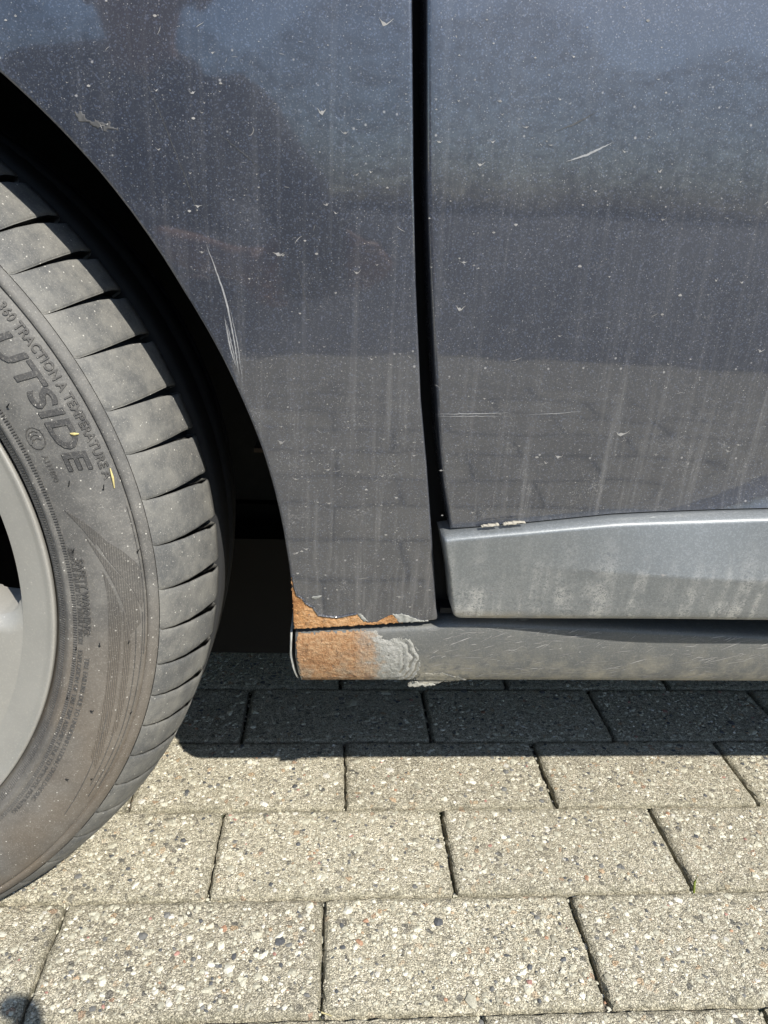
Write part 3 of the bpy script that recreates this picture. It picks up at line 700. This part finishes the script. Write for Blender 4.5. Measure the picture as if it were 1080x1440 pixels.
# shoulder blocks
ins = [39.91,34.98,29.57,23.17,17.86,12.23,6.4,.62,-4.84,-9.88,-14.6,-19.36,-24.4,-29.6]
while ins[-1] > 39.91-360+8: ins.append(ins[-1]-[5.2,5.9,5.4][len(ins)%3])
ins.append(39.91-360)
BP = [(.2790,.4143),(.2815,.4160),(.2870,.4232),(.2935,.4345),(.2990,.4480),(.3022,.4580),(.3037,.4630),(.3047,.4690),(.3050,.4755),(.3035,.4768)]
BT = np.linspace(0, 1, len(BP))
def sipe_c(t_): return -1.75*np.sin(np.clip(t_,0,1)*1.35)/math.sin(1.35)
def sipe_w(t_): return np.interp(t_, [0,.15,.4,.65,.85,1], [.0001,.0004,.0024,.0060,.0050,.0036])
for a_hi, a_lo in zip(ins, ins[1:]):
    V, F = [], []; nu = 9
    us = np.array([0,.02,.06,.25,.5,.75,.94,.98,1.])
    for (r, y), t_ in zip(BP, BT):
        w = sipe_w(t_)/r*180/math.pi
        for u in us:
            a = a_hi - w*.55 + (a_lo - a_hi + w)*u + sipe_c(t_)
            k = 0.0012*(1-min(1, min(u,1-u)/.055))**2 * (1 if .02 < t_ else .4)
            rr_, yy_ = r - k*(.75), y + k*.55
            V.append(wpt(rr_, math.radians(a), yy_))
    m = len(us)
    for i in range(len(BP)-1):
        for j in range(m-1): F.append((i*m+j, (i+1)*m+j, (i+1)*m+j+1, i*m+j+1))
    # side walls down to the carcass
    for j in (0, m-1):
        b = len(V)
        for i in range(len(BP)):
            x, y, z = V[i*m+j]; r = math.hypot(x, z); q = (r-.0085)/r
            V.append((x*q, y+.006, z*q))
        for i in range(len(BP)-1):
            f = (i*m+j, b+i, b+i+1, (i+1)*m+j); F.append(f if j else f[::-1])
    b = len(V)
    for j in range(m):
        x, y, z = V[(len(BP)-1)*m+j]; r = math.hypot(x, z); q = (r-.008)/r; V.append((x*q, y+.001, z*q))
    for j in range(m-1): i = len(BP)-1; F.append((i*m+j, b+j, b+j+1, i*m+j+1))
    me = pymesh('tread_block', V, F)
    o = wlink('tread_block', me, M_BLOCK)
# fine ribbed rings near the bead
def ribs(name, r0, r1, n, h, mat):
    g = G()
    for i in range(n):
        a = 2*math.pi*i/n; w = 2*math.pi/n*.27
        P = [wpt(r0,a-w,sw_y(r0)-h*0+.0003), wpt(r1,a-w,sw_y(r1)+.0003), wpt(r1,a+w,sw_y(r1)+.0003), wpt(r0,a+w,sw_y(r0)+.0003)]
        Q = [wpt(r0,a-w*.5,sw_y(r0)-h), wpt(r1,a-w*.5,sw_y(r1)-h), wpt(r1,a+w*.5,sw_y(r1)-h), wpt(r0,a+w*.5,sw_y(r0)-h)]
        b = len(g.v); g.v += P+Q; g.f += [(b+4,b+5,b+6,b+7),(b,b+1,b+5,b+4),(b+1,b+2,b+6,b+5),(b+2,b+3,b+7,b+6),(b+3,b,b+4,b+7)]
    o = wlink(name, g.mesh(name), mat, False); tag(o, kind='stuff')
ribs('bead_ribs', .2222, .2258, 900, .0006, M_SMALL); ribs('rim_protector_ribs', .2312, .2335, 900, .0006, M_SMALL)
# raised lettering
def text_mesh(body, size, shear=0., extrude=.0004, spacing=1., bold=0.):
    c = bpy.data.curves.new('t', 'FONT'); c.body = body; c.size = size; c.shear = shear; c.extrude = extrude; c.space_character = spacing; c.offset = bold; c.resolution_u = 3
    o = bpy.data.objects.new('t', c); COL.objects.link(o)
    me = bpy.data.meshes.new_from_object(o.evaluated_get(bpy.context.evaluated_depsgraph_get())); bpy.data.objects.remove(o); bpy.data.curves.remove(c)
    return me
def ring_text(name, body, size, r_base, a_start, mat, a_end=None, h=.0004, label=None, **k):
    """text running clockwise, letter tops outward; a_start = angle (deg) of the first letter's left edge"""
    bpy.context.view_layer.update()
    me = text_mesh(body, size, **k); bm = bmesh.new(); bm.from_mesh(me); bpy.data.meshes.remove(me)
    bmesh.ops.subdivide_edges(bm, edges=[e for e in bm.edges if e.calc_length() > size*.5], cuts=2)
    xs = [v.co.x for v in bm.verts]; w = max(xs)-min(xs); x0 = min(xs)
    sc = 1. if a_end is None else math.radians(a_start-a_end)*r_base/w
    for v in bm.verts:
        a = math.radians(a_start) - (v.co.x-x0)*sc/r_base; r = r_base+v.co.y; top = v.co.z > 0
        v.co = wpt(r, a, float(sw_y(r)) - (h if top else -.0004))
    bmesh.ops.recalc_face_normals(bm, faces=bm.faces)
    return wlink(name, bm_mesh(name, bm), mat, False)
ring_text('tyre_lettering', 'OUTSIDE', .0165, .2507, 40.3, M_LETTER, 17.6, h=.0008, shear=.16, bold=.0003)
ring_text('tyre_lettering', 'TREADWEAR 360 TRACTION A TEMPERATURE A', .0062, .2655, 47.0, M_SMALL, 15.9, h=.0008, bold=.0001)
ring_text('tyre_lettering', 'A111890', .0042, .2400, 21.1, M_SMALL, 17.3, h=.0003, bold=.0001)
ring_text('tyre_lettering', 'SAFETY WARNING:', .0056, .2378, 6.3, M_SMALL, -5.4, h=.0008, bold=.0001)
ring_text('tyre_lettering', 'SERIOUS INJURY MAY RESULT FROM', .0040, .2343, 7.9, M_SMALL, -6.9, h=.0005, bold=.0001)
ring_text('tyre_lettering', 'TIRE FAILURE DUE TO UNDERINFLATION / OVERLOADING', .0040, .2387, -9.0, M_SMALL, -36, h=.0005)
ring_text('tyre_lettering', 'EXPLOSION OF TIRE / RIM ASSEMBLY DUE TO IMPROPER MOUNTING', .0040, .2343, -8.0, M_SMALL, -40, h=.0005)
# circular triple-crescent mark
g = G(); cr, ca_ = .2418, math.radians(23.38)
def loc(u, v):   # u clockwise along the arc, v outward
    r = cr+v; a = ca_-u/cr; return wpt(r, a, float(sw_y(r))-.0001)
def line(pts, w):
    P = [Vector(loc(*p)) for p in pts]; g.tube(P, w, 5)
line([(.0062*math.sin(q), .0046*math.cos(q)) for q in np.linspace(0, 2*math.pi, 33)], .00035)
for k in range(3):
    u0 = -.0022+.0021*k; line([(u0+.0019*math.sin(q), -.0001+.0026*math.cos(q)) for q in np.linspace(math.pi*1.05, math.pi*1.95, 9)], .0004)
wlink('certification_mark', g.mesh('certification_mark'), M_SMALL)
# sidewall fins
def fin(E1, E2, name='sidewall_fin'):
    g = G(); n = 18
    def samp(E): 
        E = np.array(E); s = np.linspace(0, 1, len(E)); u = np.linspace(0, 1, n); return np.c_[np.interp(u,s,E[:,0]), np.interp(u,s,E[:,1])]
    A, B = samp(E1), samp(E2)
    top = lambda P, h: [wpt(r, math.radians(a), float(sw_y(r))-h) for r, a in P]
    g.quadstrip(top(A,.0004), top(B,.0004)); g.quadstrip(top(A,-.0004), top(A,.0004)); g.quadstrip(top(B,.0004), top(B,-.0004))
    wlink(name, g.mesh(name), M_HATCH, False)
fin([(.2394,13.4),(.2491,10.94),(.2530,9.6)], [(.2394,13.4),(.2455,10.6),(.2505,8.0)])
fin([(.2536,9.5),(.2569,8.21),(.2635,6.69),(.2705,4.4),(.2708,-.7)], [(.2515,8.3),(.2550,6.0),(.2605,3.6),(.2660,1.2),(.2700,-1.5)])
fin([(.2463,9.24),(.2539,5.82),(.2619,2.73),(.2680,-.3),(.2690,-3.5)], [(.2463,9.24),(.2504,6.39),(.2559,2.78),(.2605,-.77),(.2640,-5)])
fin([(.2514,4.2),(.2560,1.2),(.2590,-2.0),(.2582,-9.3),(.2600,-17.1),(.2630,-27)], [(.2514,4.2),(.2522,1.),(.2518,-4.01),(.2525,-10.6),(.2542,-17.55),(.2571,-24.9)])
fin([(.2600,-1.5),(.2640,-6),(.2645,-12),(.2655,-20)], [(.2598,-2.5),(.2605,-7),(.2612,-13),(.2635,-21)])
g = G()
for E_ in ([(.2665,-4),(.2672,-12),(.2680,-20),(.2680,-32)], [(.2700,-2),(.2702,-14),(.2704,-30)], [(.2570,-17),(.2600,-28),(.2622,-36)], [(.2640,-20),(.2652,-30)], [(.2712,12),(.2712,-8)]):
    P = np.array(E_); u = np.linspace(0,1,24); s = np.linspace(0,1,len(P))
    g.tube([wpt(r, math.radians(a), float(sw_y(r))-.0001) for r, a in zip(np.interp(u,s,P[:,0]), np.interp(u,s,P[:,1]))], .00028, 5)
wlink('sidewall_rib', g.mesh('sidewall_rib'), M_SMALL)
# rubber hairs
for r, a in [(.2465,16.4),(.2628,14.7),(.2705,6.07),(.247,-7.07),(.2626,-6.42),(.27,-17.26),(.2495,-30.08),(.2634,-28.91),(.2367,28.31),(.2366,7.24),(.2322,-16.86),(.2330,-8.2),(.2470,-17.6)]:
    g = G(); p = Vector(wpt(r, math.radians(a), float(sw_y(r))))
    q = random.uniform(-.2,.2); d = Vector((.36+q, -.55, .5-q)).normalized()*.0055
    g.tube([p+Vector((0,.0005,0)), p+d*.5, p+d+Vector((0,0,.0006))], [.00045,.0004,.00028], 5)
    wlink('rubber_hair', g.mesh('rubber_hair'), M_CARC)
# alloy rim: lip ring, face with windows, barrel, disc
V, F = lathe([(.1985,.4165),(.2020,.4152),(.2080,.4138),(.2130,.4126),(.2150,.4119),(.2165,.4108),(.2180,.4104),(.2188,.4108),(.2192,.4120),(.2190,.4145),(.2165,.4200),(.2140,.428)], 320)
rim = wlink('rim', pymesh('rim', V, F), M_RIM)
nA, nR = 720, 64
AR = np.linspace(.03, .1985, nR); wins = [17.5 + 72*k for k in range(5)]
def wfun(r, a):
    best = 9.
    for c_ in wins:
        da = (a-c_+180) % 360 - 180; rr_ = (r-.138)/.0585
        hw = 15.5 + 8.5*(r-.08)/.11
        best = min(best, abs(da/hw)**6 + abs(rr_)**6)
    return best
bm = bmesh.new(); vs = [[None]*nR for _ in range(nA)]
FV = np.array([[wfun(AR[j], i*360/nA) for j in range(nR)] for i in range(nA)])
def face_y(r, f):
    s = min(1., max(0., (f-1)/1.2)); return .4165 + .016*max(0,(.1985-r)/.17)**1.3 + .0065*(1-s)**2
for i in range(nA):
    for j in range(nR): vs[i][j] = bm.verts.new(wpt(AR[j], math.radians(i*360/nA), face_y(AR[j], FV[i,j])))
for i in range(nA):
    i2 = (i+1) % nA
    for j in range(nR-1):
        if min(FV[i,j],FV[i2,j],FV[i,j+1],FV[i2,j+1]) >= 1: bm.faces.new((vs[i][j],vs[i][j+1],vs[i2][j+1],vs[i2][j]))
bmesh.ops.delete(bm, geom=[v for v in bm.verts if not v.link_faces], context='VERTS')
be = [e for e in bm.edges if e.is_boundary and all(.04 < math.hypot(v.co.x, v.co.z) < .198 for v in e.verts)]
bvs = list({v for e in be for v in e.verts})
for _ in range(4): bmesh.ops.smooth_vert(bm, verts=bvs, factor=.5, use_axis_x=True, use_axis_y=True, use_axis_z=True)
r_ = bmesh.ops.extrude_edge_only(bm, edges=be)
for q in r_['geom']:
    if isinstance(q, bmesh.types.BMVert):
        q.co.y += .035
bmesh.ops.recalc_face_normals(bm, faces=bm.faces)
wlink('spoke_face', bm_mesh('spoke_face', bm), M_RIM)
V, F = lathe([(.2145,.4285),(.196,.436),(.192,.45),(.185,.50),(.19,.60)], 96); wlink('rim_barrel', pymesh('rim_barrel', V, F), M_BARREL)
V, F = lathe([(.03,.47),(.135,.47),(.135,.482),(.03,.482)], 96); wlink('brake_disc', pymesh('brake_disc', V, F), M_DISC)
V, F = lathe([(.0005,.428),(.025,.4285),(.030,.4315),(.031,.440)], 64); wlink('hub_cap', pymesh('hub_cap', V, F), M_BARREL)

# ------------------------------------------------------------------ litter
def blade(name, pts, w, mat, label, cat):
    g = G(); g.tube(pts, w, 5); o = link(name, g.mesh(name), mat, None, True); tag(o, label, cat); return o
M_SEED = flat('dry_seed', (.55,.47,.20), .8, var=.25, scale=300); M_GRN = flat('green_sprout', (.16,.20,.03), .7, var=.3, scale=300); M_STRAW = flat('dry_straw', (.48,.42,.22), .9)
def onwheel(r, a, lift=.0006): p = wpt(r, math.radians(a), float(sw_y(r))-lift); return Vector((p[0]+WC[0], p[1], p[2]+WC[1]))
blade('seed', [onwheel(.2595,22.4), onwheel(.2612,22.2,.0012), onwheel(.2632,22.0)], [.0004,.0010,.0004], M_SEED, 'short pale yellow seed lying across the letter D on the tyre', 'seed')
blade('bark_curl', [onwheel(.2700,17.0), onwheel(.2697,15.9,.0012), onwheel(.2685,14.6)], [.0003,.0007,.0003], M_SEED, 'thin curved yellow husk stuck on the tyre beside the last letter A', 'husk')
blade('grass_sprout', [(.3085,.4685,-.006),(.309,.472,.004),(.313,.476,.0065)], [.0009,.0011,.0004], M_GRN, 'tiny green sprout growing in a paver joint on the right', 'plant')
blade('straw', [(-.001,.3735,.0008),(.001,.3705,.0012),(.008,.368,.0008)], [.0005,.0006,.0003], M_STRAW, 'dry bent straw lying at a joint near the lower picture edge', 'straw')

# ------------------------------------------------------------------ photographer (seen only as a reflection and a shadow edge)
M_SKIN = flat('skin', (.50,.30,.22), .55, var=.08); M_JKT = flat('dark_jacket', (.020,.021,.026), .9, var=.2); M_TRS = flat('dark_trousers', (.022,.025,.035), .9, var=.2)
M_HAIR = flat('brown_hair', (.03,.02,.012), .7, var=.4, scale=200); M_SHOE = flat('shoe_leather', (.03,.03,.03), .6); M_PHONE = flat('phone_case', (.012,.012,.013), .4)
def skin(name, nodes, edges, mat, parent=None, sub=1, root=0):
    me = bpy.data.meshes.new(name); me.from_pydata([n[0] for n in nodes], edges, [])
    o = bpy.data.objects.new(name, me); COL.objects.link(o); me.materials.append(mat)
    m = o.modifiers.new('skin', 'SKIN'); m.use_smooth_shade = True
    if not me.skin_vertices: me.attributes  # layer is made by the modifier below
    bm = bmesh.new(); bm.from_mesh(me); lay = bm.verts.layers.skin.verify(); bm.verts.ensure_lookup_table()
    for i, n in enumerate(nodes):
        rx = n[1]; bm.verts[i][lay].radius = (rx, n[2] if len(n) > 2 else rx); bm.verts[i][lay].use_root = (i == root)
    bm.to_mesh(me); bm.free()
    s = o.modifiers.new('sub', 'SUBSURF'); s.levels = sub; s.render_levels = sub
    if parent: o.parent = parent
    return o
HX = -.36
J = dict(pel=(HX,-.78,.36), spi=(HX+.01,-.74,.50), che=(HX+.03,-.66,.66), nek=(HX+.045,-.58,.775), hd0=(HX+.05,-.55,.83), hd1=(HX+.055,-.525,.90), hd2=(HX+.055,-.53,.965),
 ls=(HX-.15,-.63,.71), le=(HX-.10,-.42,.50), lw=(-.165,-.135,.415), rs=(HX+.20,-.61,.71), re=(HX+.31,-.45,.46), rw=(.050,-.150,.400),
 lh=(HX-.09,-.78,.34), lk=(HX-.17,-.42,.46), la=(HX-.15,-.60,.09), lt=(HX-.17,-.42,.035), rh=(HX+.09,-.78,.34), rk=(HX+.14,-.44,.30), ra=(HX+.12,-.82,.10), rt=(HX+.12,-.70,.03))
names = list(J); 
rad = dict(pel=.125,spi=.12,che=.135,nek=.052,hd0=.062,hd1=.085,hd2=.062,ls=.058,le=.042,lw=.028,rs=.058,re=.042,rw=.028,lh=.09,lk=.062,la=.042,lt=.036,rh=.09,rk=.062,ra=.042,rt=.036)
nodes = [(J[n], rad[n]*(.74 if n in ('pel','spi','che','ls','rs','lh','rh','lk','rk') else 1.)) for n in names]; E = [(names.index(a), names.index(b)) for a, b in [('pel','spi'),('spi','che'),('che','nek'),('nek','hd0'),('hd0','hd1'),('hd1','hd2'),('che','ls'),('ls','le'),('le','lw'),('che','rs'),('rs','re'),('re','rw'),('pel','lh'),('lh','lk'),('lk','la'),('la','lt'),('pel','rh'),('rh','rk'),('rk','ra'),('ra','rt')]]
PC = CAM_P - CAM_R*.024 - CAM_U*.060 - CAM_F*.009     # phone centre
def hand(wr, palm, tips, thumb):
    i = len(nodes); nodes.append((palm, .024, .014)); E.append((names.index(wr), i))
    for q in tips:
        a = len(nodes)
        for p, r in zip(q, (.0095,.0088,.0080,.0070)): nodes.append((p, r))
        E.append((i, a)); E.extend([(a,a+1),(a+1,a+2),(a+2,a+3)])
    a = len(nodes)
    for p, r in zip(thumb, (.012,.0105,.009)): nodes.append((p, r))
    E.append((i,a)); E.extend([(a,a+1),(a+1,a+2)])
def ph(r, u, f): return tuple(PC + CAM_R*r + CAM_U*u + CAM_F*f)
# right hand round the lower right edge, left hand round the left edge
hand('rw', ph(.064,-.020,-.022), [[ph(.064,-.045+.019*k,.000), ph(.058,-.046+.019*k,.010), ph(.046,-.047+.019*k,.0135), ph(.036,-.047+.019*k,.0135)] for k in range(4)], [ph(.050,.000,-.022), ph(.038,.014,-.018), ph(.028,.022,-.014)])
hand('lw', ph(-.056,-.040,-.022), [[ph(-.060,-.070+.019*k,.000), ph(-.055,-.071+.019*k,.014), ph(-.044,-.071+.019*k,.0165), ph(-.028-.002*k,-.071+.019*k,.0150)] for k in range(4)], [ph(-.046,-.015,-.022), ph(-.034,.004,-.018), ph(-.024,.016,-.014)])
body = skin('person', nodes, E, M_SKIN, root=0)
tag(body, 'crouching person in dark clothes holding a phone, seen mirrored in the fender', 'person')
def sub_skin(name, keep, mat, grow, root):
    ks = [k for k in keep]; nd = [(J[k] if isinstance(k, str) else k, rad[k]*1.0+grow) for k in ks]
    ed = [(ks.index(names[a]), ks.index(names[b])) for a, b in E[:20] if names[a] in ks and names[b] in ks]
    return skin(name, nd, ed, mat, body, 1, ks.index(root))
sub_skin('jacket', ['pel','spi','che','ls','le','rs','re','nek'], M_JKT, .026, 'che')
g = G()
for a, b in (('le','lw'),('re','rw')):
    A, B = Vector(J[a]), Vector(J[b]); g.tube([A, A.lerp(B,.45), A.lerp(B,.85)], [.056,.052,.044], 12)
o = g.mesh('sleeve'); o = link('sleeves', o, M_JKT, body, True)
sub_skin('trousers', ['pel','spi','lh','lk','la','rh','rk','ra'], M_TRS, .016, 'pel')
for a, b in (('la','lt'),('ra','rt')):
    A, B = Vector(J[a]), Vector(J[b]); g = G(); d = (B-A); g.tube([A-d*.25+Vector((0,0,-.03)), A+Vector((0,0,-.03)), A+d*.6+Vector((0,0,-.005)), B+d*.25], [.040,.05,.044,.022], 12); link('shoe', g.mesh('shoe'), M_SHOE, body, True)
bm = bmesh.new(); bmesh.ops.create_uvsphere(bm, u_segments=20, v_segments=14, radius=.104)
for v in bm.verts:
    v.co = Vector((v.co.x*.82, v.co.y*.95, v.co.z*.95))
    v.co *= 1+.05*mnoise.noise(v.co*30)
bmesh.ops.delete(bm, geom=[v for v in bm.verts if v.co.y > .045 and v.co.z < .055 or v.co.z < -.05], context='VERTS')
h = link('hair', bm_mesh('hair', bm), M_HAIR, body, True); h.location = (HX+.055,-.545,.925)
hc = Vector((HX+.055,-.553,.890))
g = G(); g.tube([hc+Vector((0,.088,.012)), hc+Vector((0,.110,-.022)), hc+Vector((0,.090,-.030))], [.007,.012,.008], 8); link('nose', g.mesh('nose'), M_SKIN, body, True)
g = G(); g.tube([hc+Vector((-.024,.084,-.055)), hc+Vector((0,.091,-.056)), hc+Vector((.024,.084,-.055))], [.003,.006,.003], 8); link('mouth', g.mesh('mouth'), flat('lips',(.4,.16,.14),.5), body, True)
for s_ in (-1,1):
    g = G(); g.tube([hc+Vector((s_*.030-.010,.082,.012)), hc+Vector((s_*.030,.087,.012)), hc+Vector((s_*.030+.010,.082,.012))], [.002,.006,.002], 8); link('eye', g.mesh('eye'), M_BLACK, body, True)
    g = G(); g.tube([hc+Vector((s_*.083,0,.025)), hc+Vector((s_*.094,-.010,.01)), hc+Vector((s_*.084,0,-.025))], [.006,.014,.006], 8); link('ear', g.mesh('ear'), M_SKIN, body, True)
bm = bmesh.new(); bmesh.ops.create_cube(bm, size=1)
for v in bm.verts: v.co = Vector((v.co.x*.0715, v.co.y*.147, v.co.z*.008))
bmesh.ops.bevel(bm, geom=[e for e in bm.edges if abs((e.verts[0].co-e.verts[1].co).normalized().z) > .9], offset=.009, segments=4, affect='EDGES')
phone = link('smartphone', bm_mesh('smartphone', bm), M_PHONE); PM = Matrix((CAM_R, CAM_U, -CAM_F)).transposed().to_4x4(); PM.translation = PC; phone.matrix_world = PM
tag(phone, 'dark smartphone held upright in both hands of the crouching person', 'phone')

# ------------------------------------------------------------------ added tree backdrop, unseen itself, shapes the sky gradient mirrored in the paint
nL = 260000; hx = RNG.uniform(-45, 45, nL); hz = 9.5*RNG.uniform(0, 1, nL)**3.0*(1 + .14*np.sin(hx*.33) + .10*np.sin(hx*.9+1)); hy = -30 - np.abs(RNG.normal(0, 1.2, nL))
ls = RNG.uniform(.05,.105,nL); n3 = RNG.normal(size=(nL,3)); n3[:,1] += 1.0; n3 /= np.linalg.norm(n3,axis=1,keepdims=True)
t1 = np.cross(n3, RNG.normal(size=(nL,3))); t1 /= np.linalg.norm(t1,axis=1,keepdims=True); t2 = np.cross(n3, t1); C0 = np.c_[hx,hy,hz]
V = np.stack([C0-t1*ls[:,None], C0+t2*ls[:,None]*.6, C0+t1*ls[:,None], C0-t2*ls[:,None]*.6], 1).reshape(-1,3)
me = bpy.data.meshes.new('added_tree_backdrop'); me.vertices.add(nL*4); me.vertices.foreach_set('co', V.astype(np.float32).ravel())
me.loops.add(nL*4); me.loops.foreach_set('vertex_index', np.arange(nL*4, dtype=np.int32)); me.polygons.add(nL); me.polygons.foreach_set('loop_start', np.arange(0, nL*4, 4, dtype=np.int32)); me.update(calc_edges=True)
o = link('added_tree_backdrop', me, flat('backdrop_foliage', (.030,.042,.032), .7, var=.5, scale=2)); tag(o, 'added backdrop of loose dark trees, shapes the sky gradient mirrored in the door paint', 'trees', None, 'stuff')
